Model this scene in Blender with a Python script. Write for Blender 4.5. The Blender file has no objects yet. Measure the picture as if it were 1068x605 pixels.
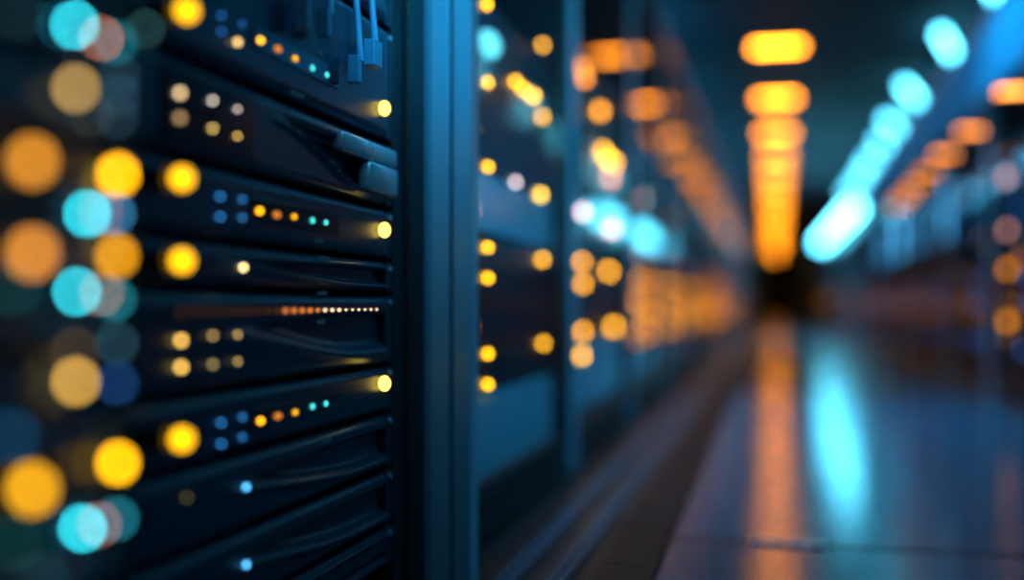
import bpy, bmesh, math, random
from mathutils import Vector
random.seed(7)
SC = bpy.context.scene
C = SC.collection
# ------------------------------------------------------------------ camera
F = 1150.0                    # focal length in pixels of the 1068 px frame
VPX, HZ = 808.0, 317.0        # where the aisle vanishes
PSI = math.atan((VPX - 534) / F)
ZC = 0.50                     # camera height
FOCUS = 1.61
BLUR = 42.0                   # far blur diameter in pixels
cd = bpy.data.cameras.new('camera'); cam = bpy.data.objects.new('camera', cd); C.objects.link(cam)
cam.location = (0, 0, ZC); cam.rotation_euler = (math.pi / 2, 0, PSI)
cd.sensor_width = 36; cd.lens = 36 * F / 1068; cd.shift_y = (HZ - 302.5) / 1068
cd.clip_start = 0.02; cd.clip_end = 200
cd.dof.use_dof = True; cd.dof.focus_distance = FOCUS
cd.dof.aperture_fstop = (cd.lens / 1000) / (BLUR * FOCUS / F)
SC.camera = cam
# ------------------------------------------------------------------ world, exposure
w = bpy.data.worlds.new('world'); SC.world = w; w.use_nodes = True
bg = w.node_tree.nodes['Background']; bg.inputs[0].default_value = (0.02, 0.18, 0.5, 1); bg.inputs[1].default_value = 0.01
vs = SC.view_settings; vs.view_transform = 'Standard'; vs.look = 'None'; vs.gamma = 1; vs.exposure = 0; vs.use_curve_mapping = False
cy = SC.cycles
cy.use_adaptive_sampling = False; cy.use_denoising = True
cy.sample_clamp_indirect = 6; cy.max_bounces = 7; cy.caustics_reflective = True
# ------------------------------------------------------------------ light levels (used by the lamps' own builders)
AMBER_LAMP = 28.0
CYAN_LAMP = 14.0
CYAN_TUBE = 20.0
BLUE_W = 8.0                 # watts of each near overhead blue tube
BLUE_COL = (0.05, 0.58, 1.0)
CABINET_FILL_W = 1.7
INNER_FILL_W = 20.0
LEFT_ROW_FILL = 75.0


def srgb(r, g, b):
    f = lambda c: ((c / 255 + 0.055) / 1.055) ** 2.4 if c > 10 else c / 255 / 12.92
    return (f(r), f(g), f(b))


def P(px, py, X):
    """where the sight line through a photo pixel meets the upright plane x = X"""
    t = (px - 534) / F; c, s = math.cos(PSI), math.sin(PSI)
    Y = X * (c + t * s) / (t * c - s)
    D = -X * s + Y * c
    return Vector((X, Y, ZC + (HZ - py) * D / F)), D


def Pz(px, py, z):
    """where the sight line through a photo pixel meets the level plane at height z"""
    t = (px - 534) / F; c, s = math.cos(PSI), math.sin(PSI)
    D = (z - ZC) * F / (HZ - py)
    return Vector((D * (t * c - s), D * (c + t * s), z))


def blur_px(D): return BLUR * abs(1 - FOCUS / D) if D > 0 else 0


# ------------------------------------------------------------------ materials
MATS = {}


def mat(name, col, rough=0.5, metal=0.0, noise=0.0, nscale=20, spec=0.5, bump=0.0, coat=0.0):
    if name in MATS: return MATS[name]
    m = bpy.data.materials.new(name); m.use_nodes = True; nt = m.node_tree; b = nt.nodes['Principled BSDF']
    b.inputs['Base Color'].default_value = (*col, 1); b.inputs['Roughness'].default_value = rough
    b.inputs['Metallic'].default_value = metal; b.inputs['Specular IOR Level'].default_value = spec
    b.inputs['Coat Weight'].default_value = coat
    if noise or bump:
        tc = nt.nodes.new('ShaderNodeTexCoord'); n = nt.nodes.new('ShaderNodeTexNoise'); n.inputs['Scale'].default_value = nscale
        n.inputs['Detail'].default_value = 5
        nt.links.new(tc.outputs['Object'], n.inputs['Vector'])
        if noise:
            r = nt.nodes.new('ShaderNodeMapRange'); r.inputs[3].default_value = max(0.02, rough - noise); r.inputs[4].default_value = min(1, rough + noise)
            nt.links.new(n.outputs[0], r.inputs[0]); nt.links.new(r.outputs[0], b.inputs['Roughness'])
        if bump:
            bp = nt.nodes.new('ShaderNodeBump'); bp.inputs['Strength'].default_value = bump; bp.inputs['Distance'].default_value = 0.002
            nt.links.new(n.outputs[0], bp.inputs['Height']); nt.links.new(bp.outputs[0], b.inputs['Normal'])
    MATS[name] = m; return m


def glow(col, strength, sampled=False):
    key = 'glow_%.3f_%.3f_%.3f_%.2f_%d' % (*col, strength, sampled)
    if key in MATS: return MATS[key]
    m = bpy.data.materials.new(key); m.use_nodes = True; nt = m.node_tree; nt.nodes.clear()
    e = nt.nodes.new('ShaderNodeEmission'); o = nt.nodes.new('ShaderNodeOutputMaterial')
    e.inputs[0].default_value = (*col, 1); e.inputs[1].default_value = strength
    nt.links.new(e.outputs[0], o.inputs[0])
    m.cycles.emission_sampling = 'AUTO' if sampled else 'NONE'
    MATS[key] = m; return m


def glass(name, strength):
    m = bpy.data.materials.new(name); m.use_nodes = True; nt = m.node_tree; nt.nodes.clear()
    o = nt.nodes.new('ShaderNodeOutputMaterial'); mx = nt.nodes.new('ShaderNodeMixShader'); fr = nt.nodes.new('ShaderNodeFresnel')
    fr.inputs[0].default_value = 1.36
    t = nt.nodes.new('ShaderNodeBsdfTransparent'); t.inputs[0].default_value = (0.86, 0.93, 0.96, 1)
    g = nt.nodes.new('ShaderNodeBsdfGlossy'); g.inputs['Roughness'].default_value = 0.06
    ge = nt.nodes.new('ShaderNodeNewGeometry'); ml = nt.nodes.new('ShaderNodeMath'); ml.operation = 'MULTIPLY'
    sb = nt.nodes.new('ShaderNodeMath'); sb.operation = 'MULTIPLY_ADD'; sb.inputs[1].default_value = -strength; sb.inputs[2].default_value = strength
    nt.links.new(ge.outputs['Backfacing'], sb.inputs[0]); nt.links.new(sb.outputs[0], ml.inputs[0]); nt.links.new(fr.outputs[0], ml.inputs[1])
    nt.links.new(ml.outputs[0], mx.inputs[0]); nt.links.new(t.outputs[0], mx.inputs[1]); nt.links.new(g.outputs[0], mx.inputs[2])
    nt.links.new(mx.outputs[0], o.inputs[0]); return m


M_FRAME = mat('blue_grey_powder_coat', (0.03, 0.10, 0.20), 0.42, 0.3, noise=0.08, nscale=40)
M_POST = mat('satin_aluminium', (0.30, 0.58, 0.78), 0.38, 0.25, noise=0.06, nscale=60)
M_BLACK = mat('black_steel', (0.012, 0.014, 0.018), 0.5, 0.2, noise=0.1)
M_CASE = mat('dark_server_metal', (0.012, 0.03, 0.055), 0.4, 0.3, noise=0.05, nscale=30, spec=0.3)
M_BEZEL = mat('slate_bezel', (0.013, 0.04, 0.075), 0.32, 0.3, noise=0.05, nscale=25, spec=0.3)
M_INSET = mat('smoked_plastic', (0.006, 0.008, 0.012), 0.18, 0.0, spec=0.5)
M_LIGHTPLATE = mat('pale_metal_plate', (0.55, 0.62, 0.68), 0.3, 0.5, noise=0.1)
M_RUBBER = mat('black_rubber', (0.008, 0.008, 0.009), 0.8)
M_CABLE = mat('blue_cable', (0.08, 0.3, 0.5), 0.45)
M_PRINT = mat('pale_print', (0.3, 0.34, 0.4), 0.6)
M_HOUSING = mat('lamp_housing', (0.05, 0.06, 0.07), 0.5, 0.4)
M_TRAY = mat('cable_tray_steel', (0.025, 0.29, 0.50), 0.75, 0.0, noise=0.1, spec=0.08)
M_MATT = mat('matt_server_front', (0.012, 0.03, 0.055), 0.75, 0.0, noise=0.1, spec=0.1)
M_DRAWER_GLOW = mat('pale_drawer_and_glow', (0.28, 0.72, 0.85), 0.45, 0.0, noise=0.1)  # pale drawers; one front imitates glow reflected in the door glass
M_RAIL = mat('dark_blue_rail', (0.015, 0.11, 0.20), 0.4, 0.2, noise=0.05)
M_CEIL = mat('dark_ceiling', (0.008, 0.016, 0.03), 0.8, noise=0.1, nscale=3)
M_WALL = mat('dark_wall', (0.01, 0.025, 0.05), 0.6, noise=0.1, nscale=3)
M_GRATE = mat('black_grating', (0.006, 0.008, 0.012), 0.45, 0.2, noise=0.15, nscale=8)
M_GLASS = glass('door_glass', 0.7)
M_GLASS_COATED = glass('coated_door_glass', 0.2)


SEAM_Y = Pz(880, 571, 0)[1]


def floor_mat():
    m = bpy.data.materials.new('polished_floor'); m.use_nodes = True; nt = m.node_tree; b = nt.nodes['Principled BSDF']
    g = nt.nodes.new('ShaderNodeNewGeometry'); sep = nt.nodes.new('ShaderNodeSeparateXYZ'); nt.links.new(g.outputs['Position'], sep.inputs[0])

    def math_(op, a, bb=None):
        n = nt.nodes.new('ShaderNodeMath'); n.operation = op
        for k, v in ((0, a), (1, bb)):
            if v is None: continue
            if isinstance(v, (int, float)): n.inputs[k].default_value = v
            else: nt.links.new(v, n.inputs[k])
        return n.outputs[0]
    yy = math_('MODULO', math_('ADD', sep.outputs[1], 100 * 2.4 - SEAM_Y + 0.02), 2.4)
    seam = math_('LESS_THAN', math_('ABSOLUTE', math_('SUBTRACT', yy, 0.02)), 0.014)
    n = nt.nodes.new('ShaderNodeTexNoise'); n.inputs['Scale'].default_value = 4; n.inputs['Detail'].default_value = 6
    nt.links.new(g.outputs['Position'], n.inputs['Vector'])
    mr = nt.nodes.new('ShaderNodeMapRange'); mr.inputs[3].default_value = 0.155; mr.inputs[4].default_value = 0.18
    nt.links.new(n.outputs[0], mr.inputs[0])
    rough = math_('ADD', mr.outputs[0], math_('MULTIPLY', seam, 0.5)); nt.links.new(rough, b.inputs['Roughness'])
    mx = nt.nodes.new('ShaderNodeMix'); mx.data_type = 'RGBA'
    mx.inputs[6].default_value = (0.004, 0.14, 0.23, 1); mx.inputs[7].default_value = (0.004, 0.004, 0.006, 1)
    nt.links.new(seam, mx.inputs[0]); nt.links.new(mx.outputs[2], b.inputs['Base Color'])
    sp = math_('SUBTRACT', 0.5, math_('MULTIPLY', seam, 0.45)); nt.links.new(sp, b.inputs['Specular IOR Level'])
    b.inputs['IOR'].default_value = 1.6
    return m


M_FLOOR = floor_mat()

# ------------------------------------------------------------------ mesh helpers


class MB:
    def __init__(s): s.v = []; s.f = []; s.smooth = False

    def box(s, x0, x1, y0, y1, z0, z1, bev=0.0):
        bm = bmesh.new(); bmesh.ops.create_cube(bm, size=1)
        for v in bm.verts:
            v.co = Vector(((x0 + x1) / 2 + v.co.x * (x1 - x0), (y0 + y1) / 2 + v.co.y * (y1 - y0), (z0 + z1) / 2 + v.co.z * (z1 - z0)))
        if bev: bmesh.ops.bevel(bm, geom=bm.edges[:], offset=bev, segments=2, affect='EDGES', profile=0.5)
        return s.add(bm)

    def add(s, bm):
        n = len(s.v); bm.verts.index_update()
        s.v += [v.co.copy() for v in bm.verts]; s.f += [[n + v.index for v in f.verts] for f in bm.faces]; bm.free(); return s

    def cyl(s, c, r, l, axis='X', seg=20, r2=None):
        bm = bmesh.new(); bmesh.ops.create_cone(bm, cap_ends=True, segments=seg, radius1=r, radius2=r if r2 is None else r2, depth=l)
        for v in bm.verts:
            x, y, z = v.co
            v.co = Vector(c) + (Vector((z, x, y)) if axis == 'X' else Vector((x, z, y)) if axis == 'Y' else Vector((x, y, z)))
        bmesh.ops.recalc_face_normals(bm, faces=bm.faces[:])
        return s.add(bm)

    def tube(s, pts, r, seg=10):
        pts = [Vector(p) for p in pts]; n0 = len(s.v)
        for i, p in enumerate(pts):
            d = (pts[min(i + 1, len(pts) - 1)] - pts[max(i - 1, 0)]).normalized()
            a = d.orthogonal().normalized() if abs(d.x) > .9 else d.cross(Vector((1, 0, 0))).normalized(); b = d.cross(a)
            for k in range(seg):
                t = 2 * math.pi * k / seg; s.v.append(p + (a * math.cos(t) + b * math.sin(t)) * r)
        for i in range(len(pts) - 1):
            for k in range(seg):
                k2 = (k + 1) % seg
                s.f.append([n0 + i * seg + k, n0 + i * seg + k2, n0 + (i + 1) * seg + k2, n0 + (i + 1) * seg + k])
        s.f.append([n0 + k for k in range(seg)]); s.f.append([n0 + (len(pts) - 1) * seg + k for k in range(seg)][::-1])
        return s

    def build(s, name, m, parent=None, smooth=False):
        me = bpy.data.meshes.new(name)
        off = parent.location if parent is not None else Vector((0, 0, 0))
        if parent is not None and parent.parent is not None: off = parent.parent.location + parent.location
        me.from_pydata([tuple(v - off) for v in s.v], [], s.f)
        me.materials.append(m)
        if smooth:
            for p in me.polygons: p.use_smooth = True
        o = bpy.data.objects.new(name, me); C.objects.link(o)
        if parent is not None: o.parent = parent
        return o


def thing(name, label, cat, loc, group=None):
    o = bpy.data.objects.new(name, None); C.objects.link(o); o.location = loc; o.empty_display_size = 0.05
    tag(o, label, cat, group); return o


def tag(o, label, cat, group=None):
    o['label'] = label; o['category'] = cat
    if group: o['group'] = group
    return o


def struct(o): o['kind'] = 'structure'; return o


def copy_tree(o, parent=None):
    c = o.copy(); C.objects.link(c)
    if parent is not None: c.parent = parent
    for ch in list(o.children): copy_tree(ch, c)
    return c


def recenter(o):
    """a single-mesh thing gets its origin at its own base centre"""
    vs_ = [v.co for v in o.data.vertices]
    c = Vector(((min(v.x for v in vs_) + max(v.x for v in vs_)) / 2, (min(v.y for v in vs_) + max(v.y for v in vs_)) / 2, min(v.z for v in vs_)))
    for v in o.data.vertices: v.co -= c
    o.location = c; return o


DOME = {}


def dome_mesh(m):
    if m.name in DOME: return DOME[m.name]
    bm = bmesh.new(); bmesh.ops.create_uvsphere(bm, u_segments=14, v_segments=9, radius=1)
    me = bpy.data.meshes.new('indicator_light'); bm.to_mesh(me); bm.free(); me.materials.append(m)
    for p in me.polygons: p.use_smooth = True
    DOME[m.name] = me; return me


def lamp_at(pos, r, m, parent, stretch=1.0, label=None, name='indicator_light', flat=1.0):
    o = bpy.data.objects.new(name, dome_mesh(m)); C.objects.link(o)
    o.parent = parent; o.location = Vector(pos) - parent.location; o.scale = (r * flat, r * stretch, r)
    if label: o['label'] = label
    return o


def led(px, py, diam, col, X, parent, gain=1.0, stretch=1.0, label=None, minf=0.24, sampled=False, flat=0.8):
    """an indicator lens seen at a photo pixel, sized so that lens + defocus give the disc in the photo"""
    p, D = P(px, py, X); b = blur_px(D)
    size = max(diam - b, diam * minf)
    f = max(1.0, (b / size) ** 2 * 1.15)
    c = srgb(*col); mxc = max(c)
    m = glow(tuple(x / mxc for x in c), round(mxc * f * gain, 2), sampled)
    return lamp_at(p, size / 2 * D / F, m, parent, stretch, label, flat=flat)


# ------------------------------------------------------------------ setting: floor, ceiling, walls
YEND = 50.0
AMBER_Y = [8.86 + 2.22 * k for k in range(18)]
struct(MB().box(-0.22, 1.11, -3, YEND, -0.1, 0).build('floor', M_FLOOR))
g = MB(); g.box(-1.7, -0.22, -3, YEND, -0.12, -0.012)
struct(g.build('floor_recess', M_GRATE))
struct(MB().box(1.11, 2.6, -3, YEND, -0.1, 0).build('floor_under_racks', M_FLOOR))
struct(MB().box(-1.7, 2.6, -3, YEND, 2.62, 2.7).build('ceiling', M_CEIL))
struct(MB().box(-1.7, 2.6, YEND, YEND + 0.1, -0.1, 2.7).build('wall_end', M_WALL))
struct(MB().box(-1.8, -1.7, -3, YEND, -0.1, 2.7).build('wall_left', M_WALL))
struct(MB().box(2.6, 2.7, -3, YEND, -0.1, 2.7).build('wall_right', M_WALL))
struct(MB().box(-1.7, 2.6, -3.1, -3, -0.1, 2.7).build('wall_back', M_WALL))

# floor rails in front of the left row
for k, (x, lab) in enumerate(((-0.385, 'outer steel floor rail running along the left cabinets, nearer the aisle'), (-0.475, 'inner steel floor rail running along the left cabinets, nearer the doors'))):
    m = MB(); m.box(x - 0.017, x + 0.017, 1.0, 14, -0.012, 0.004, 0.003); m.box(x - 0.004, x + 0.004, 1.0, 14, 0.004, 0.012)
    tag(recenter(m.build('floor_rail', M_RAIL)), lab, 'rail', 'floor rails along the left row')
# dark ventilated tiles beside the rails
for k in range(12):
    y0 = 1.3 + k * 1.2
    t = thing('vent_tile', '', 'floor tile', (-0.28, y0 + 0.59, -0.012), 'vented floor tiles along the left row')
    t['label'] = 'black slotted floor tile beside the left rails, nearest to the camera' if k == 0 else {1: 'second black slotted floor tile from the camera beside the left rails', 2: 'third black slotted floor tile from the camera beside the left rails'}.get(k, 'black slotted floor tile further down the left edge of the aisle')
    m = MB(); m.box(-0.345, -0.21, y0, y0 + 0.02, -0.012, 0.0); m.box(-0.345, -0.21, y0 + 1.16, y0 + 1.18, -0.012, 0.0)
    m.box(-0.345, -0.33, y0, y0 + 1.18, -0.012, 0.0); m.box(-0.225, -0.21, y0, y0 + 1.18, -0.012, 0.0)
    m.build('tile_frame', M_BLACK, t)
    m = MB()
    for j in range(22): m.box(-0.33, -0.225, y0 + 0.04 + j * 0.051, y0 + 0.07 + j * 0.051, -0.011, -0.002)
    m.build('slat_panel', M_GRATE, t)

# steel plate bridging the floor seam
t = thing('floor_plate', 'small worn steel plate screwed across the floor seam', 'plate', (0.045, SEAM_Y, 0.0))
m = MB(); m.box(-0.05, 0.10, SEAM_Y - 0.02, SEAM_Y + 0.02, 0.0, 0.005, 0.0015); m.build('plate', M_LIGHTPLATE, t)
for x in (-0.035, 0.005, 0.045, 0.085):
    m = MB(); m.cyl((x, SEAM_Y, 0.0065), 0.007, 0.004, 'Z'); m.build('screw', M_LIGHTPLATE, t)

# ------------------------------------------------------------------ lamps
A = srgb(255, 160, 20)


def amber_lamp(y, k):
    lab = ('amber ceiling lamp over the aisle, nearest and highest in the row' if k == 0 else
           'second amber ceiling lamp over the aisle from the camera' if k == 1 else
           'third amber ceiling lamp over the aisle from the camera' if k == 2 else
           'amber ceiling lamp over the near end of the aisle, above the picture' if k == 99 else
           ['fourth', 'fifth', 'sixth', 'seventh'][k - 3] + ' amber ceiling lamp over the aisle, counted from the camera' if k < 7 else
           'amber ceiling lamp in the merging far part of the centre row')
    t = thing('ceiling_lamp', lab, 'lamp', (0.02, y, ZC + 2.0), 'amber ceiling lamps over the aisle')
    MB().box(-0.19, 0.23, y - 0.09, y + 0.09, ZC + 2.012, ZC + 2.05, 0.006).build('housing', M_HOUSING, t)
    for x in (-0.178, 0.210): MB().box(x, x + 0.008, y - 0.14, y + 0.14, ZC + 1.90, ZC + 2.013).build('spill_baffle', M_HOUSING, t)  # baffles added to cut amber spill onto tray and floor
    MB().box(-0.16, 0.20, y - 0.06, y + 0.06, ZC + 1.998, ZC + 2.012, 0.004).build('diffuser', glow((1.0, 0.29, 0.010), AMBER_LAMP, True), t)
    for x in (-0.12, 0.16): MB().cyl((x, y, ZC + 2.085), 0.004, 0.075, 'Z', 8).build('hanger', M_HOUSING, t)


for k, y in enumerate(AMBER_Y): amber_lamp(y, k)


def cyan_lamp(y, k, near=False, x=1.33, level=None):
    names = {0: 'cyan tube lamp cut by the top edge of the picture, nearest of its row', 1: 'second cyan tube lamp from the top right corner, fully in view',
             2: 'third cyan tube lamp from the top right corner'}
    if 3 <= k <= 8: names[k] = ['fourth', 'fifth', 'sixth', 'seventh', 'eighth', 'farthest'][k - 3] + ' cyan tube lamp of the right ceiling row, overlapping its neighbours'
    lab = names.get(k, '')
    if near: lab = 'unseen cyan tube lamp near the camera, put in for its light'
    if k == 50: lab = 'deep blue tube lamp added unseen above the left row of cabinets'
    t = thing('tube_lamp', lab, 'lamp', (x, y, ZC + 2.0), 'cyan tube lamps above the right row' if k < 50 else 'tube lamps out of the picture')
    a = Vector((x - 0.11, y - 0.42, ZC + 2.0)); b = Vector((x + 0.11, y + 0.42, ZC + 2.0))
    MB().tube([a, a.lerp(b, .5), b], 0.035, 12).build('tube', glow((0.11, 0.72, 1.0) if x > 0 else (0.04, 0.55, 1.0), level or CYAN_LAMP, True), t, True)
    m = MB(); d = (b - a) * 0.55; c = (a + b) / 2 + Vector((0, 0, 0.052)); m.tube([c - d, c, c + d], 0.02, 8)
    m.build('housing', M_HOUSING, t)
    for q in (a, b): MB().cyl(q + Vector((0, 0, 0.092)), 0.004, 0.055, 'Z', 8).build('hanger', M_HOUSING, t)


for k, (px, py) in enumerate(((1040, -3), (989, 48), (951, 98), (932, 131), (922, 152), (910, 170), (903, 182), (896, 192), (888, 203))):
    q = Pz(px, py, ZC + 2.0); cyan_lamp(q.y, k, x=q.x)
# the row carried on unseen, with tubes added over the aisle, for light
for y, x in ((-1.5, 1.33), (0.7, 1.33), (2.9, 0.6), (5.1, 0.6)):
    cyan_lamp(y, 99, True, x=x)
    l = bpy.data.lights.new('tube_fill', 'AREA'); l.shape = 'RECTANGLE'; l.size = 0.12; l.size_y = 0.8; l.energy = BLUE_W * {5.1: 2.9, 2.9: 1.0}.get(y, 0.2); l.color = BLUE_COL
    o = bpy.data.objects.new('tube_fill', l); C.objects.link(o); o.location = (x, y, ZC + 1.95); o.rotation_euler = (0, math.radians(0 if y > 5 else 35), 0); l.spread = math.radians(115 if y > 5 else 150)

# unseen blue row added over the left cabinets to light tray and right cabinets
for k in range(9):
    cyan_lamp(3.2 + 2.6 * k, 50, x=-1.33, level=LEFT_ROW_FILL)
# long bright linear lamp along the right cabinets
t = thing('linear_lamp', 'long brilliant cyan strip lamp slanting towards the end of the aisle', 'lamp', (0.9, 15.5, ZC + 1.1))
a, b = Pz(890, 217, ZC + 1.1), Pz(857, 253, ZC + 1.1)
MB().tube([a, a.lerp(b, .5), b], 0.085, 12).build('tube', glow((0.11, 0.72, 1.0), CYAN_TUBE, True), t, True)
MB().box(0.87, 0.97, a.y - 0.1, b.y + 0.1, ZC + 1.17, ZC + 1.20, 0.005).box(0.966, 0.974, a.y - 0.1, b.y + 0.1, ZC + 0.86, ZC + 1.18).build('housing', M_HOUSING, t)  # rear plate added to block the tube's reflection in the doors

# cable tray along the right row
m = MB(); m.box(0.98, 0.992, 3.2, 46, ZC + 1.0, ZC + 1.32); m.box(0.992, 1.055, 3.2, 46, ZC + 1.0, ZC + 1.012); m.box(1.055, 1.067, 3.2, 46, ZC + 1.0, ZC + 1.32)
tag(recenter(m.build('cable_tray', M_TRAY)), 'blue painted cable tray running high along the fronts of the right cabinets', 'cable tray')


# ------------------------------------------------------------------ server units
def bump01(x): x = max(0.0, min(1.0, x)); return x * x * (3 - 2 * x)


def bezel(Y0, Y1, z0, z1, X, style, parent, m=None, th=0.03):
    ny, nz = 72, 22; mb = MB(); h = z1 - z0
    for i in range(ny + 1):
        u = i / ny
        for j in range(nz + 1):
            v = j / nz; dx = 0.0
            e = min(v, 1 - v) * h; dx -= 0.008 * (1 - bump01(e / 0.008))
            eu = min(u, 1 - u) * (Y1 - Y0); dx -= 0.006 * (1 - bump01(eu / 0.008))
            if style == 'swoosh':
                lo = 0.62 - 0.42 * bump01((u - 0.25) / 0.6); hi = 0.66 + 0.12 * bump01((u - 0.3) / 0.5)
                s = bump01((v - lo) / 0.14) * bump01((hi - v) / 0.07) * bump01((u - 0.22) / 0.25)
                dx -= 0.016 * s
                dx += 0.006 * bump01(1 - abs(v - lo + 0.04) / 0.08) * bump01((u - 0.2) / 0.4)
            elif style == 'scoop':
                lo = 0.72 - 0.58 * bump01((u - 0.50) / 0.36)
                s = bump01((v - lo) / 0.08) * bump01((0.8 - v) / 0.06) * bump01((u - 0.5) / 0.03)
                dx -= 0.02 * s + 0.008 * bump01(1 - abs(v - lo) / 0.06) * bump01((u - 0.45) / 0.1) * -1
            elif style == 'ridge':
                dx += 0.006 * bump01(1 - abs(v - 0.86) / 0.08) - 0.006 * bump01(1 - abs(v - 0.3) / 0.2)
            mb.v.append(Vector((X + dx, Y0 + u * (Y1 - Y0), z0 + v * h)))
    W = nz + 1
    for i in range(ny):
        for j in range(nz): mb.f.append([i * W + j, (i + 1) * W + j, (i + 1) * W + j + 1, i * W + j + 1])
    n = len(mb.v)
    rim = [i * W for i in range(ny + 1)] + [ny * W + j for j in range(1, W)] + [i * W + nz for i in range(ny - 1, -1, -1)] + [j for j in range(nz - 1, 0, -1)]
    for r in rim: v = mb.v[r].copy(); v.x = X - th; mb.v.append(v)
    for k in range(len(rim)):
        k2 = (k + 1) % len(rim); mb.f.append([rim[k2], rim[k], n + k, n + k2])
    mb.f.append([n + k for k in range(len(rim))][::-1])
    return mb.build('bezel', m or M_BEZEL, parent, True)


def screw(parent, x, y, z):
    MB().cyl((x, y, z), 0.0045, 0.005, 'X', 12).build('screw', M_POST, parent)


def server(label, z0, z1, style, Y0=0.84, Y1=1.70, X=-0.6, group='server units in the near open cabinet', m=None, ears=True, name='server_unit'):
    z0 += ZC; z1 += ZC
    t = thing(name, label, 'server', (X - 0.3, (Y0 + Y1) / 2, z0), group)
    MB().box(X - 0.6, X - 0.03, Y0 + 0.02, Y1 - 0.02, z0 + 0.003, z1 - 0.003, 0.003).build('chassis', M_CASE, t)
    bezel(Y0 + 0.03, Y1 - 0.03, z0 + 0.002, z1 - 0.002, X, style, t, m)
    if ears:
        for y in (Y0 + 0.015, Y1 - 0.015):
            MB().box(X - 0.028, X - 0.006, y - 0.014, y + 0.014, z0 + 0.002, z1 - 0.002, 0.002).build('mounting_ear', M_CASE, t)
            screw(t, X - 0.004, y, z1 - 0.012)
    return t


AMB = (255, 168, 6)
XM = -0.6
XL = XM + 0.003


def bar(px0, py0, px1, py1, X, dx=0.004, pad=0.0):
    a, _ = P(px0, py0, X); b, _ = P(px1, py1, X)
    return MB().box(X - 0.002, X + dx, min(a.y, b.y), max(a.y, b.y), min(a.z, b.z), max(a.z, b.z), 0.001)


# the main open cabinet, units from the top of the picture down
u0 = server('dark server unit at the top edge of the picture in the open cabinet', 0.445, 0.62, 'ridge')
u1 = server('server unit with the highest, steeply slanting row of beige, amber and cyan status lights', 0.262, 0.44, 'plain')
u2 = server('server unit with a smoked window of beige lights and a curved scooped bezel', 0.156, 0.256, 'scoop')
u3 = server('server unit with blue, amber and cyan status lights, just above mid height', 0.072, 0.151, 'plain')
u4 = server('slim server drawer with one cream light and a swept recess', 0.018, 0.068, 'swoosh')
u5 = server('server unit with a long row of tiny orange lights and paired beige lights', -0.095, 0.014, 'swoosh')
u6 = server('server unit with blue, amber and cyan status lights, low in the open cabinet', -0.172, -0.099, 'plain')
u7 = server('server drawer with one pale blue light, upper of the two at the bottom left', -0.262, -0.176, 'swoosh')
u8 = server('server drawer with one pale blue light, the lower of the two at the bottom left', -0.352, -0.266, 'swoosh')
u9 = server('lowest dark server drawer at the bottom edge of the open cabinet', -0.42, -0.356, 'ridge')


def knob_lamp(px, py, diam, X, parent, col=(255, 182, 8), gain=2.0):
    p, D = P(px, py, X)
    MB().cyl((X - 0.035, p.y, p.z), 0.011, 0.05, 'X', 20, 0.014).build('lamp_stem', M_BLACK, parent, False)
    led(px, py, diam, col, X, parent, gain, 1.0, 'bright yellow pilot lamp', sampled=True, flat=1.0)


# big yellow pilot lamps at the left end of the units
for py, u in ((11, u1), (186, u3), (272, u4), (458, u6)): knob_lamp(190 if py > 20 else 195, py, 43, -0.545, u, gain=2.6)
# cream pilot lamps at the right end
for py, u in ((113, u1), (240, u3), (400, u6)):
    led(401, py, 19, (255, 215, 90), XL + 0.004, u, 3.5, 0.9, 'cream pilot lamp at the right end', sampled=True)
# status rows
for (rows, u) in (((248, 44, 272, 42, 290, 51, 308, 61, 326, 71, 341, 78), u1), ((None, None, 271, 220, 289, 224, 307, 226, 326, 230, 340, 232), u3), ((None, None, 272, 439, 290, 434, 308, 430, 326, 424, 340, 421), u6)):
    x0, y0 = rows[2], rows[3]; x1, y1 = rows[10], rows[11]
    s = (y1 - y0) / (x1 - x0)
    a, _ = P(262, y0 - s * 10 - 15, XM); b, _ = P(352, y1 + s * 12 + 11, XM)
    zc = (P(x0, y0, XM)[0].z + P(x1, y1, XM)[0].z) / 2
    MB().box(XM - 0.004, XM + 0.002, a.y, b.y, zc - 0.014, zc + 0.014, 0.001).build('status_panel', M_INSET, u)
    if rows[0]: led(rows[0], rows[1], 18, (225, 180, 110), XL, u, 1.2, 1.2, 'pale beige status light')
    led(rows[2], rows[3], 15, (255, 175, 10), XL, u, 1.6, 1.5, 'amber status light')
    led(rows[4], rows[5], 14, (205, 120, 40), XL, u, 1.0, 2.2, 'dim orange status light')
    led(rows[6], rows[7], 12, (255, 175, 20), XL, u, 1.5, 1.5, 'amber status light')
    led(rows[8], rows[9], 11, (70, 225, 225), XL, u, 1.2, 1.2, 'cyan status light')
    led(rows[10], rows[11], 9, (70, 225, 225), XL, u, 1.2, 1.2, 'cyan status light')
# small blue lights in squares of four
for pts, u in ((((231, 16), (231, 33), (253, 25)), u1), (((230, 205), (253, 208), (230, 226), (253, 227)), u3), (((231, 441), (253, 435), (231, 463), (253, 456)), u6)):
    for px, py in pts: led(px, py, 16, (30, 95, 150) if u is not u1 else (20, 65, 115), XL, u, 0.65, 1.4, 'dull blue status light')
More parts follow.
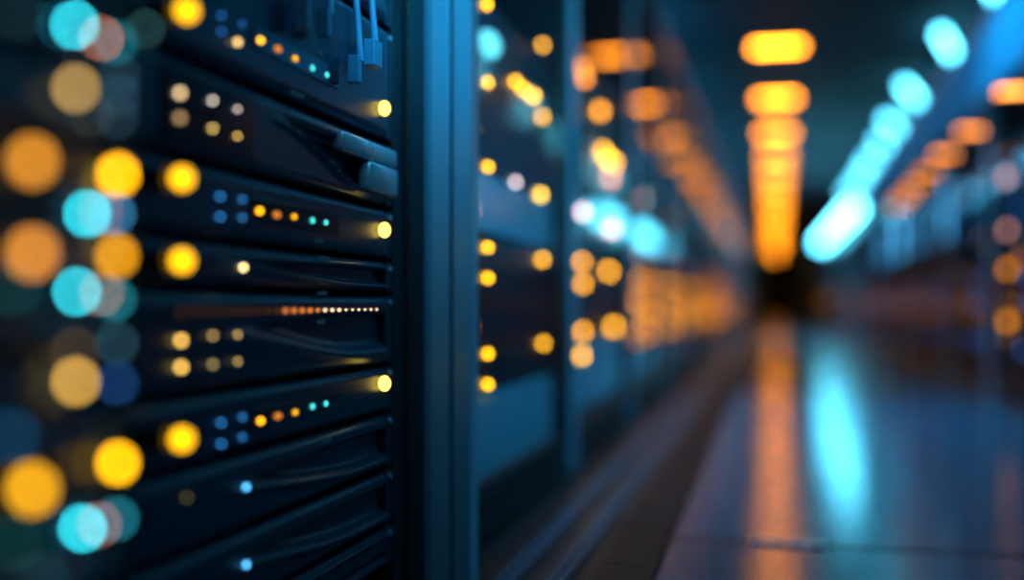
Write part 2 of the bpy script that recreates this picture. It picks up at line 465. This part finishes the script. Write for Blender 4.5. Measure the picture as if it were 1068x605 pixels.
# smoked window with beige lights
a, _ = P(168, 60, XM); b, _ = P(265, 100, XM)
MB().box(XM - 0.004, XM + 0.003, a.y, b.y, ZC + 0.166, ZC + 0.246, 0.002).build('window', M_INSET, u2)
for px, py, d, c in ((188, 97, 24, (190, 160, 120)), (222, 105, 16, (150, 140, 130)), (248, 114, 13, (140, 130, 120)), (188, 123, 25, (125, 100, 65)), (222, 134, 15, (150, 125, 65)), (248, 142, 13, (155, 125, 60))):
    led(px, py, d, c, XL + 0.002, u2, 1.0, 1.3, 'beige status light')
for px, py, d, c in ((189, 355, 24, (225, 175, 80)), (189, 383, 24, (225, 175, 80)), (222, 350, 19, (125, 100, 55)), (222, 380, 19, (110, 95, 55)), (248, 349, 16, (140, 115, 65)), (248, 377, 16, (130, 110, 60))):
    led(px, py, d, c, XL + 0.002, u5, 1.0, 1.3, 'beige status light')
led(254, 279, 16, (255, 225, 150), XL, u4, 1.3, 1.2, 'cream status light')
led(257, 508, 16, (80, 175, 235), XL, u7, 1.2, 1.2, 'pale blue status light')
led(257, 589, 16, (80, 175, 235), XL, u8, 1.2, 1.2, 'pale blue status light')
led(195, 519, 20, (45, 40, 20), XL, u7, 1.0, 1.2, 'nearly dark status light')
# row of tiny orange lights
for k in range(24):
    y = P(186, 326, XM)[0].y + k * (P(391, 324, XM)[0].y - P(186, 326, XM)[0].y) / 23
    c = (62, 40, 24) if k < 10 else (190, 105, 45) if k < 15 else (225, 190, 150)
    f = glow(tuple(v / max(srgb(*c)) for v in srgb(*c)), round(max(srgb(*c)) * (1.2 if k < 10 else 1.6), 2))
    lamp_at((XL, y, ZC - 0.0085), 0.0036 if k < 10 else 0.0036 if k < 14 else 0.0030 if k < 18 else 0.0022, f, u5, 0.9, 'tiny orange port light', 'port_light')
NEAR = (u0, u1, u2, u3, u4, u5, u6, u7, u8, u9)


def near_owner(z): return max((q for q in NEAR if q.location.z <= z), key=lambda q: q.location.z)


# printed marks too small to read
for px, py, n, u in ((328, 250, 4, u3), (331, 268, 6, u4), (331, 305, 5, u5), (331, 335, 4, u5), (335, 460, 5, u6), (330, 52, 3, u1), (303, 95, 6, u2)):
    p, _ = P(px, py, XM); m = MB(); u = near_owner(p.z)
    for k in range(n):
        m.box(XM - 0.001, XM + 0.0012, p.y + k * 0.007, p.y + k * 0.007 + 0.0035, p.z - 0.0035, p.z + 0.0035 * random.uniform(.2, 1))
    m.build('printed_mark', M_PRINT, u)
# pale plate imitating the lamp highlight on the scooped bezel
m = MB()
a, _ = P(352, 150, XM); b, _ = P(409, 165, XM)
m.box(XM - 0.012, XM + 0.010, a.y, b.y, ZC + 0.217, ZC + 0.246, 0.006)
a, _ = P(372, 150, XM)
m.box(XM - 0.012, XM + 0.012, a.y + 0.03, b.y, ZC + 0.170, ZC + 0.216, 0.007)
m.build('highlight_plate', M_LIGHTPLATE, u2, True)['label'] = 'pale plate imitating a lamp highlight at the right end'

# patch cables hanging in front of the top units
for k, (px, pyb, lab) in enumerate(((318, 22, 'blue patch cable hanging at the top, leftmost of the four'), (340, 30, 'blue patch cable hanging at the top, second from the left'), (372, 78, 'longer blue patch cable hanging at the top, third from the left'), (391, 62, 'blue patch cable nearest the upright post at the top'))):
    p, D = P(px, pyb, XM + 0.02)
    t = thing('patch_cable', lab, 'cable', p, 'patch cables at the top of the open cabinet')
    MB().tube([(p.x + 0.004 * math.sin(q * 1.1 + k), p.y + 0.006 * math.sin(q * .7 + k), p.z + 0.02 + q * 0.06) for q in range(14)], 0.005, 10).build('cable', M_CABLE, t, True)
    w_ = 0.017 if k == 3 else 0.006
    MB().box(p.x - 0.012, p.x + 0.006, p.y - w_, p.y + w_, p.z - 0.012, p.z + 0.028, 0.002).build('plug', M_CABLE, t)

# cabinet around them
cab = thing('server_cabinet', 'open-fronted server cabinet filling the left of the picture with stacked servers', 'cabinet', (-1.0, 1.3, 0.0), 'server cabinets of the left row')
MB().box(-1.32, -0.60, 0.80, 1.76, 0.0, 0.03, 0.004).build('plinth', M_BLACK, cab)
MB().box(-1.32, -0.62, 0.76, 0.80, 0.0, 2.2, 0.004).build('side_panel', M_BLACK, cab)
MB().box(-1.32, -0.60, 0.80, 1.76, 2.16, 2.2, 0.004).build('top_panel', M_BLACK, cab)
MB().box(-1.32, -1.29, 0.80, 1.76, 0.03, 2.16).build('back_panel', M_BLACK, cab)
MB().box(-0.66, -0.606, 1.705, 1.76, 0.03, 2.16, 0.002).build('mounting_rail', M_BLACK, cab)
MB().box(-1.28, -0.598, 1.765, 1.855, 0.0, 2.2, 0.003).build('post', M_BLACK, cab)
# upper servers out of view, one kept for the reflection-free gap
ux = server('blank server unit just above the picture', 0.625, 0.80, 'ridge')

# ------------------------------------------------------------------ near deep cabinet at the left edge
XN = -0.445
nc = thing('server_cabinet', 'deep dark server cabinet at the very left edge, nearest to the camera', 'cabinet', (-0.85, 0.2, 0), 'server cabinets of the left row')
MB().box(-1.2, XN - 0.012, 0.695, 0.72, 0.0, 2.2, 0.003).build('side_panel', M_BLACK, nc)
MB().box(-1.2, XN - 0.012, -0.4, 0.695, 0.0, 0.03, 0.003).build('plinth', M_BLACK, nc)
MB().box(-1.2, XN - 0.012, -0.4, 0.695, 2.16, 2.2, 0.003).build('top_panel', M_BLACK, nc)
MB().box(-1.2, -1.17, -0.4, 0.695, 0.03, 2.16).build('back_panel', M_BLACK, nc)


def nserver(label, z0, z1, style):
    return server(label, z0, z1, style, -0.35, 0.69, XN - 0.004, 'server units in the nearest cabinet', M_BEZEL)


n1 = nserver('heavily blurred server unit at the top left with cyan and beige lights', 0.10, 0.26, 'ridge')
n2 = nserver('heavily blurred server unit with one orange and one yellow disc of light, upper left', 0.052, 0.097, 'plain')
n3 = nserver('heavily blurred server unit with two orange lights just above mid height', 0.004, 0.049, 'plain')
n4 = nserver('heavily blurred server unit with a single beige light below mid height', -0.072, 0.001, 'ridge')
n5 = nserver('heavily blurred server unit with orange and yellow lights at the lower left', -0.16, -0.075, 'plain')
n6 = nserver('heavily blurred dark server unit at the bottom left', -0.26, -0.163, 'ridge')
XNL = XN + 0.001
for px, py, d, c, u, gn in ((34, 168, 74, (207, 132, 35), n2, 1), (34, 264, 74, (207, 130, 40), n3, 1), (34, 510, 74, (236, 165, 18), n5, 1),
                        (123, 182, 55, (255, 176, 6), n2, 1.25), (122, 267, 57, (222, 148, 15), n3, 1), (123, 483, 57, (255, 182, 5), n5, 1.2),
                        (79, 92, 46, (180, 142, 75), n1, 1), (79, 398, 44, (215, 165, 70), n4, 1)):
    led(px, py, d * 1.07, c, XNL, u, gn * (1.25 if c[1] > 170 else 1.0 if c[2] < 60 else 0.75), 1.0, 'large out of focus amber light' if c[1] < 170 else 'large out of focus yellow light')
for px, py, d, c, u, st in ((78, 26, 30, (40, 195, 210), n1, 1.0), (121, 44, 44, (12, 80, 90), n1, 1), (106, 40, 30, (130, 75, 50), n1, 1),
                            (91, 223, 34, (40, 205, 220), n2, 1), (119, 223, 34, (40, 95, 130), n2, 1), (105, 222, 26, (90, 60, 60), n2, 1),
                            (80, 304, 32, (40, 190, 205), n4, 1), (119, 312, 44, (20, 95, 105), n4, 1), (106, 306, 28, (110, 70, 50), n4, 1),
                            (86, 551, 34, (40, 205, 220), n6, 1), (122, 541, 42, (20, 95, 110), n6, 1), (104, 547, 30, (110, 60, 50), n6, 1)):
    led(px, py, d, c, XNL, u, 1.0, st, 'teal out of focus light' if c[0] < 60 else 'dull reddish out of focus light')
for px, py, d, c, u in ((124, 78, 38, (22, 42, 50), n1), (124, 100, 36, (20, 40, 52), n1), (122, 122, 36, (22, 38, 48), n1), (152, 30, 24, (25, 50, 50), n1), (95, 118, 30, (28, 32, 28), n1),
                        (78, 367, 44, (50, 40, 25), n4), (122, 358, 38, (25, 50, 60), n4), (122, 400, 38, (15, 45, 85), n4), (20, 14, 44, (12, 28, 30), n1),
                        (14, 300, 50, (10, 40, 42), n3), (15, 566, 46, (10, 40, 38), n6), (12, 455, 60, (5, 40, 65), n5)):
    led(px, py, d, c, XNL, u, 1.0, 1.0, 'barely lit out of focus light')

# ------------------------------------------------------------------ left row beyond: glazed cabinets
BAY = 1.4
YB0 = 1.86


def glazed_cabinet(side, y0, label, group, proto=None):
    """side -1: left row, +1: right row; local origin at the door plane"""
    X = -0.6 if side < 0 else 1.09
    t = thing('server_cabinet', label, 'cabinet', (X, y0, 0), group)
    s = side
    bx = lambda a, b, *r, **k: MB().box(*sorted((X + s * a, X + s * b)), *r, **k)
    y1 = y0 + BAY
    bx(0.0, 0.72, y0 + 0.01, y1 - 0.01, 0.0, 0.06, bev=0.004).build('plinth', M_BLACK, t)
    bx(0.0, 0.72, y0 + 0.01, y1 - 0.01, 2.0, 2.06, bev=0.004).build('top_panel', M_FRAME, t)
    bx(0.03, 0.70, y0 + 0.01, y0 + 0.035, 0.06, 2.0).build('side_panel', M_BLACK, t)
    bx(0.03, 0.70, y1 - 0.035, y1 - 0.01, 0.06, 2.0).build('side_panel', M_BLACK, t)
    bx(0.70, 0.72, y0 + 0.01, y1 - 0.01, 0.06, 2.0).build('back_panel', M_BLACK, t)
    bx(-0.012, 0.03, y0, y0 + 0.07, 0.0, 2.06, bev=0.004).build('post', M_POST, t)
    d = bx(-0.006, 0.024, y0 + 0.07, y0 + 0.12, 0.07, 1.99, bev=0.002)
    d.box(*sorted((X - s * 0.006, X + s * 0.024)), y1 - 0.05, y1 - 0.005, 0.07, 1.99, 0.002)
    d.box(*sorted((X - s * 0.006, X + s * 0.024)), y0 + 0.12, y1 - 0.05, 0.07, 0.12, 0.002)
    d.box(*sorted((X - s * 0.006, X + s * 0.024)), y0 + 0.12, y1 - 0.05, 1.94, 1.99, 0.002)
    d = d.build('door', M_BLACK, t)
    MB().box(*sorted((X + s * 0.004, X + s * 0.009)), y0 + 0.12, y1 - 0.05, 0.12, 1.94).build('glass_pane', M_GLASS if side < 0 else M_GLASS_COATED, d)
    MB().box(*sorted((X - s * 0.03, X - s * 0.006)), y0 + 0.085, y0 + 0.105, 0.85, 1.05, 0.004).build('handle', M_BLACK, d)
    return t


# second bay: the frame upright in focus on its near side
c2 = glazed_cabinet(-1, YB0, 'glazed server cabinet just beyond the sharp upright post', 'server cabinets of the left row')
MB().box(-0.598, -0.5565, YB0, YB0 + 0.05, 0.0, 2.2, 0.003).build('upright', M_POST, c2)['label'] = 'inner satin metal upright'
MB().box(-0.5565, -0.551, YB0 + 0.008, YB0 + 0.05, 0.0, 2.2).build('gasket', M_RUBBER, c2)
MB().box(-0.551, -0.517, YB0, YB0 + 0.05, 0.0, 2.2, 0.003).build('upright', M_POST, c2)['label'] = 'outer satin metal upright'

proto_l = glazed_cabinet(-1, YB0 + BAY, '', 'server cabinets of the left row')
left_cabs = [proto_l]
for k in range(2, 33):
    o = copy_tree(proto_l); o.location.y = YB0 + BAY * k; left_cabs.append(o)
LAB_L = {0: 'second glazed cabinet on the left, with stacked amber discs behind its door', 1: 'third glazed cabinet on the left, where the dense cluster of amber lights begins', 2: 'fourth glazed cabinet on the left', 3: 'fifth glazed cabinet on the left', 4: 'sixth glazed cabinet on the left'}
for k, o in enumerate(left_cabs): o['label'] = LAB_L.get(k, 'glazed server cabinet far down the left row, merged into the amber blur')
YR0 = 0.5
proto_r = glazed_cabinet(1, YR0 + 2 * BAY, '', 'server cabinets of the right row')
right_cabs = [proto_r]
for k in range(3, 33):
    o = copy_tree(proto_r); o.location.y = YR0 + BAY * k; right_cabs.append(o)
for k, o in enumerate(right_cabs): o['label'] = {0: 'glazed cabinet nearest to the camera on the right, at the picture edge', 1: 'second nearest glazed cabinet on the right side of the aisle', 2: 'third nearest glazed cabinet on the right side of the aisle', 3: 'fourth nearest glazed cabinet on the right side of the aisle'}.get(k, 'glazed server cabinet further down the right row, blurred blue')

XB = -0.64


def bay_server(side, y0, z0, z1, label, group, m=None):
    X = XB if side < 0 else 1.13; s = side
    t = thing('server_unit', label, 'server', (X, y0 + BAY / 2, ZC + z0), group)
    lo, hi = y0 + 0.13, y0 + BAY - 0.07
    MB().box(*sorted((X + s * 0.02, X + s * 0.55)), lo + 0.02, hi - 0.02, ZC + z0 + 0.003, ZC + z1 - 0.003).build('chassis', M_CASE, t)
    MB().box(*sorted((X, X + s * 0.02)), lo, hi, ZC + z0 + 0.003, ZC + z1 - 0.003, 0.004).build('bezel', m or (M_CASE if side < 0 else M_MATT), t)
    return t


# bay 2 by hand
G2 = 'server units behind the first glass door'
b2 = []
for z0, z1, lab, mm in ((0.50, 0.70, 'server unit at the top behind the first glass door', None), (0.305, 0.495, 'server unit with a slanting trio of yellow lights behind the first glass door', None), (0.16, 0.30, 'server unit coloured as reflected glow, with paired yellow light behind the first glass door', M_DRAWER_GLOW),
                        (0.0, 0.155, 'server unit with two pairs of yellow lights behind the first glass door', None), (-0.10, -0.005, 'dark server unit without yellow pairs, just under mid height behind the first glass door', None), (-0.20, -0.105, 'server unit with the lowest pairs of yellow lights behind the first glass door', None), (-0.43, -0.205, 'pale blank drawer at the bottom behind the first glass door', M_DRAWER_GLOW)):
    b2.append((z0, z1, bay_server(-1, YB0, z0, z1, lab, G2, mm)))


def owner(px, py, X, lst):
    z = P(px, py, X)[0].z - ZC
    return min(lst, key=lambda q: 0 if q[0] <= z <= q[1] else min(abs(z - q[0]), abs(z - q[1])))[2]


for px, py, d, c, gn in ((508, 5, 19, AMB, 1.5), (494, 70, 17, AMB, 1.2), (509, 86, 20, AMB, 1.5), (494, 166, 18, AMB, 1.3), (509, 174, 20, AMB, 1.5), (494, 255, 18, AMB, 1.3), (509, 258, 20, AMB, 1.5),  # close pairs include reflections built as extra lights
                         (494, 288, 18, AMB, 1.3), (509, 290, 20, AMB, 1.5), (494, 369, 18, AMB, 1.3), (509, 369, 20, AMB, 1.5), (494, 404, 18, AMB, 1.3), (509, 401, 20, AMB, 1.5),
                         (566, 47, 22, (215, 140, 40), 1), (538, 85, 21, (255, 165, 15), 1.2), (546, 93, 20, (255, 165, 15), 1.2), (556, 100, 26, (255, 172, 8), 1.6), (566, 122, 22, (225, 150, 20), 1),
                         (564, 203, 24, (255, 190, 60), 1.1), (538, 190, 20, (190, 160, 160), 1), (566, 271, 22, (235, 155, 25), 1), (567, 358, 22, (220, 145, 25), 1),
                         (496, 214, 13, (110, 80, 80), 1), (497, 222, 13, (120, 70, 45), 1), (495, 306, 12, (60, 45, 25), 1), (496, 340, 13, (120, 65, 20), 1), (495, 350, 13, (90, 45, 15), 1), (497, 134, 14, (55, 45, 15), 1)):
    led(px, py, d, c, XB + 0.006, owner(px, py, XB, b2), gn * 1.7, 1.8, 'yellow light' if c[1] > 170 and c[0] > 220 else 'orange light' if c[0] > 200 else 'dim light', minf=0.3)
led(510, 46, 42, (110, 235, 255), XB + 0.006, owner(507, 46, XB, b2), 2.2, 2.0, 'large cyan light behind the post')
# fine ventilation perforation, faint
# bay 3 by hand
Y3 = YB0 + BAY
G3 = 'server units behind the second glass door'
b3 = []
for z0, z1, lab in ((0.62, 0.86, 'server unit with a tall orange light near the top of the second glass door'), (0.36, 0.615, 'server unit with overlapping orange lights high behind the second glass door'), (0.20, 0.355, 'server unit with pinkish lights behind the second glass door'),
                    (0.02, 0.195, 'server unit with three amber discs in a triangle behind the second glass door'), (-0.12, 0.015, 'server unit with a row of amber discs low behind the second glass door'), (-0.36, -0.125, 'lowest server unit behind the second glass door')):
    b3.append((z0, z1, bay_server(-1, Y3, z0, z1, lab, G3, M_DRAWER_GLOW if z1 < -0.1 else None)))
for px, py, d, c in ((608, 70, 30, (200, 110, 40)), (610, 82, 30, (220, 120, 30)), (626, 116, 30, (235, 140, 20)), (606, 163, 28, (215, 130, 80)), (629, 158, 28, (245, 160, 10)), (634, 166, 26, (250, 170, 10)), (640, 170, 26, (240, 150, 20)),  # topmost discs imitate amber lamp reflections in the glass
                     (637, 186, 28, (200, 110, 70)), (608, 221, 28, (215, 165, 160)), (638, 239, 28, (215, 125, 75)), (607, 273, 26, (220, 135, 20)), (608, 296, 28, (225, 140, 20)), (635, 283, 29, (230, 145, 20)),
                     (608, 346, 28, (225, 140, 20)), (640, 341, 31, (235, 150, 15)), (607, 371, 28, (235, 155, 15))):
    led(px, py, d, c, XB + 0.006, owner(px, py, XB, b3), 2.1, 1.8, 'orange disc of light', minf=0.3)

# ---- the rest of the left row
OR = glow((1.0, 0.30, 0.015), 15.0)
OR2 = glow((1.0, 0.26, 0.02), 8.0)
PK = glow((1.0, 0.35, 0.16), 7.0)
BL = glow((0.05, 0.35, 1.0), 3.0)


def far_proto(side, z0, z1, leds, label, group):
    y0 = (YB0 + BAY * 2) if side < 0 else (YR0 + BAY * 2)
    t = bay_server(side, y0, z0, z1, label, group)
    X = (XB + 0.006) if side < 0 else (1.13 - 0.006)
    for u, v, r, m in leds:
        lamp_at((X, y0 + 0.15 + u * 1.15, ZC + z0 + v * (z1 - z0)), r, m, t, 1.6)
    return t


LGRP = 'server units far down the left row'
LP = [far_proto(-1, -0.36, -0.215, [(.3, .5, .009, BL), (.7, .5, .009, BL)], 'x', LGRP),
      far_proto(-1, -0.21, -0.085, [(.05, .2, .012, OR2), (.22, .7, .012, OR), (.4, .3, .011, OR2), (.6, .8, .012, OR), (.8, .4, .011, OR), (.95, .8, .01, PK)], 'x', LGRP),
      far_proto(-1, -0.08, 0.035, [(.05, .7, .012, OR2), (.2, .2, .012, OR), (.35, .8, .012, OR), (.55, .4, .012, OR), (.75, .9, .011, OR2), (.9, .3, .012, OR)], 'x', LGRP),
      far_proto(-1, 0.04, 0.155, [(.05, .8, .011, OR2), (.2, .3, .012, OR), (.45, .7, .012, OR), (.65, .2, .011, OR2), (.85, .7, .012, OR)], 'x', LGRP),
      far_proto(-1, 0.16, 0.42, [(.2, .8, .011, PK), (.5, .3, .010, PK), (.8, .6, .010, BL)], 'x', LGRP),
      far_proto(-1, 0.425, 0.80, [(.1, .6, .012, PK), (.55, .25, .012, PK), (.75, .8, .010, BL)], 'x', LGRP)]
OR3 = glow((1.0, 0.24, 0.008), 20.0)
PK3 = glow((1.0, 0.22, 0.04), 10.0)
LP2 = [None] + [far_proto(-1, z0, z1, leds, 'x', LGRP) for z0, z1, leds in (
    (-0.32, -0.085, [(.1, .2, .017, PK3), (.35, .7, .017, OR3), (.6, .35, .017, OR3), (.85, .8, .017, OR3)]),
    (-0.08, 0.035, [(.1, .3, .017, OR3), (.4, .8, .017, OR3), (.7, .3, .017, OR3), (.95, .7, .016, OR3)]),
    (0.04, 0.155, [(.1, .8, .017, OR3), (.4, .3, .017, OR3), (.7, .8, .017, OR3)]),
    (0.16, 0.42, [(.2, .2, .017, OR3), (.6, .6, .017, PK3), (.9, .3, .017, PK3)]),
    (0.425, 0.80, [(.3, .3, .016, PK3)]))]
for k in range(2, 29):
    for j in range(6):
        if k > 5 and j == 0: continue
        if k > 14 and j == 5: continue
        o = LP[j] if k == 2 else copy_tree(LP[j]) if k < 6 else LP2[j] if k == 6 else copy_tree(LP2[j])
        o.location.y = YB0 + BAY * k + BAY / 2
        nm = ['dim blue lit server unit at the foot', 'lower amber lit server unit', 'mid height amber lit server unit', 'amber lit server unit just above eye level', 'pinkish lit server unit in the upper part', 'topmost pinkish lit server unit'][j]
        if k < 6: o['label'] = nm + ' of the ' + {2: 'third', 3: 'fourth', 4: 'fifth', 5: 'sixth'}[k] + ' glazed cabinet on the left'
        elif j < 4: o['label'] = 'amber lit server unit blurred into the far left cluster of lights'
        else: o['label'] = 'pinkish lit server unit high up among the far left cabinets'

# ---- right row
RGRP = 'server units of the right row'
RD = glow((1.0, 0.33, 0.03), 1.2)
RB = glow((0.06, 0.3, 1.0), 2.2)
RP = [far_proto(1, -0.34, -0.13, [(.2, .7, .01, RB), (.6, .6, .01, RB)], 'x', RGRP),
      far_proto(1, -0.125, 0.06, [(.15, .3, .012, RD), (.45, .7, .012, RB), (.6, .3, .012, RD), (.85, .7, .011, RD)], 'x', RGRP),
      far_proto(1, 0.065, 0.26, [(.1, .5, .010, RD), (.5, .3, .011, RB), (.8, .6, .011, RD)], 'x', RGRP),
      far_proto(1, 0.265, 0.50, [(.3, .4, .010, RD), (.7, .8, .010, RB)], 'x', RGRP),
      far_proto(1, 0.505, 0.80, [(.2, .6, .010, RD)], 'x', RGRP)]
RN = ['blue lit server unit', 'server unit with dim orange and blue lights', 'server unit with dim orange lights above eye level', 'upper server unit with faint lights', 'topmost nearly dark server unit']
hand = [None] * 5
for k in list(range(2, 26)):
    for j, p in enumerate(RP):
        if k > 13 and j in (0, 4): continue
        o = p if k == 2 else copy_tree(p)
        o.location.y = YR0 + BAY * k + BAY / 2
        o['label'] = (RN[j] + ' in the right-hand cabinet nearest the camera') if k == 2 else (RN[j] + ' further down the right row')
        if k in (4, 5): o['label'] = RN[j] + ' in the ' + {4: 'third', 5: 'fourth'}[k] + ' cabinet on the right'
        if k == 3: hand[j] = o; o['label'] = RN[j] + ' in second right cabinet, with orange discs' if j in (1, 2, 3) else RN[j] + ' in the second cabinet on the right'
        if k in (16, 18, 20) and j in (1, 2):
            for y in (-0.3, 0.3): lamp_at((1.124, o.location.y + y, o.location.z + 0.1), 0.033, OR3, o, flat=0.3)
for px, py, d, c, j in ((1050, 185, 32, (170, 85, 30), 3), (1051, 240, 32, (140, 85, 75), 3), (1051, 281, 32, (165, 90, 10), 2), (1051, 335, 33, (180, 100, 15), 1), (1052, 350, 34, (70, 45, 30), 1), (1065, 270, 30, (110, 55, 20), 2)):
    p, D = P(px, py, 1.124); o = max((q for q in hand if q.location.z <= p.z - 0.01), key=lambda q: q.location.z)
    led(px, py, d, c, 1.124, o, 1.0, 1.5, 'orange disc of light', minf=0.3)


# glowing strips added to imitate cyan reflections on four of the right-hand posts
for k, g in ((5, 1.6), (6, 1.3), (7, 3.0), (8, 2.0)):
    o = right_cabs[k - 2]; y = o.location.y
    MB().box(1.066, 1.077, y + 0.015, y + 0.055, ZC + 0.42, ZC + 0.80, 0.003).build('reflection_strip', glow((0.08, 0.5, 1.0), g * 1.5), o)
# glowing blocks added under the cable tray in place of amber lamp reflections
BP = [(1056, 97), (1012, 138), (985, 162), (968, 180), (956, 193), (946, 204), (938, 213)]
for k, (px, py) in enumerate(BP):
    q, _ = P(px, py, 0.92)
    t = thing('reflection_glow', {0: 'bright orange stand-in for a lamp reflection at the right edge, nearest of its row', 1: 'second orange reflection stand-in from the right edge', 2: 'third orange reflection stand-in from the right edge'}.get(k, ('%s orange reflection stand-in of the dull overlapping row under the cable tray' % ['fourth', 'fifth', 'sixth', 'seventh and farthest'][k - 3])), 'light', (0.99, q.y, q.z), 'orange reflection stand-ins under the cable tray')
    MB().box(0.855, 0.975, q.y - 0.09, q.y + 0.03, q.z - 0.021, q.z - 0.018, 0.001).build('spill_shield', M_HOUSING, t)  # shield added to keep this glow off the floor
    MB().box(0.975, 1.04, q.y - 0.03, q.y + 0.03, q.z - 0.02, ZC + 0.998, 0.004).build('bracket', M_HOUSING, t)
    MB().box(0.865, 0.975, q.y - 0.02, q.y + 0.02, q.z - 0.015, q.z + 0.015, 0.006).build('lens', glow((1.0, 0.30, 0.05), 9.0 if k == 0 else 5.0 if k < 3 else 3.2), t)

# added blue fill: unseen bar over the open cabinet, another inside the glazed one
t = thing('added_light_bar', 'blue fill bar added above the open cabinet, out of view', 'lamp', (-0.42, 1.4, ZC + 0.83), 'added fill bars')
MB().box(-0.60, -0.40, 1.0, 1.8, ZC + 0.835, ZC + 0.86, 0.004).build('housing', M_HOUSING, t)
MB().box(-0.47, -0.42, 1.02, 1.78, ZC + 0.828, ZC + 0.835).build('diffuser', glow((0.06, 0.42, 1.0), 3.0), t)
l = bpy.data.lights.new('bar_fill', 'AREA'); l.shape = 'RECTANGLE'; l.size = 0.04; l.size_y = 0.76; l.energy = CABINET_FILL_W; l.color = BLUE_COL
o = bpy.data.objects.new('bar_fill', l); C.objects.link(o); o.location = (-0.445, 1.4, ZC + 0.82); o.rotation_euler = (math.radians(78), 0, math.radians(28)); l.spread = math.radians(110)
t = thing('added_light_bar', 'slim upright blue fill light added inside the first glazed cabinet, hidden behind its door frame', 'lamp', (-0.62, YB0 + 0.13, 0.2), 'added fill bars')
MB().box(-0.622, -0.613, YB0 + 0.125, YB0 + 0.137, 0.2, 1.7, 0.002).build('housing', M_HOUSING, t)
l = bpy.data.lights.new('inner_fill', 'AREA'); l.shape = 'RECTANGLE'; l.size = 0.01; l.size_y = 1.4; l.energy = INNER_FILL_W; l.color = BLUE_COL
o = bpy.data.objects.new('inner_fill', l); C.objects.link(o); o.location = (-0.616, YB0 + 0.14, 0.9)
o.rotation_euler = Vector((-0.5, 1, 0)).to_track_quat('-Z', 'Z').to_euler()
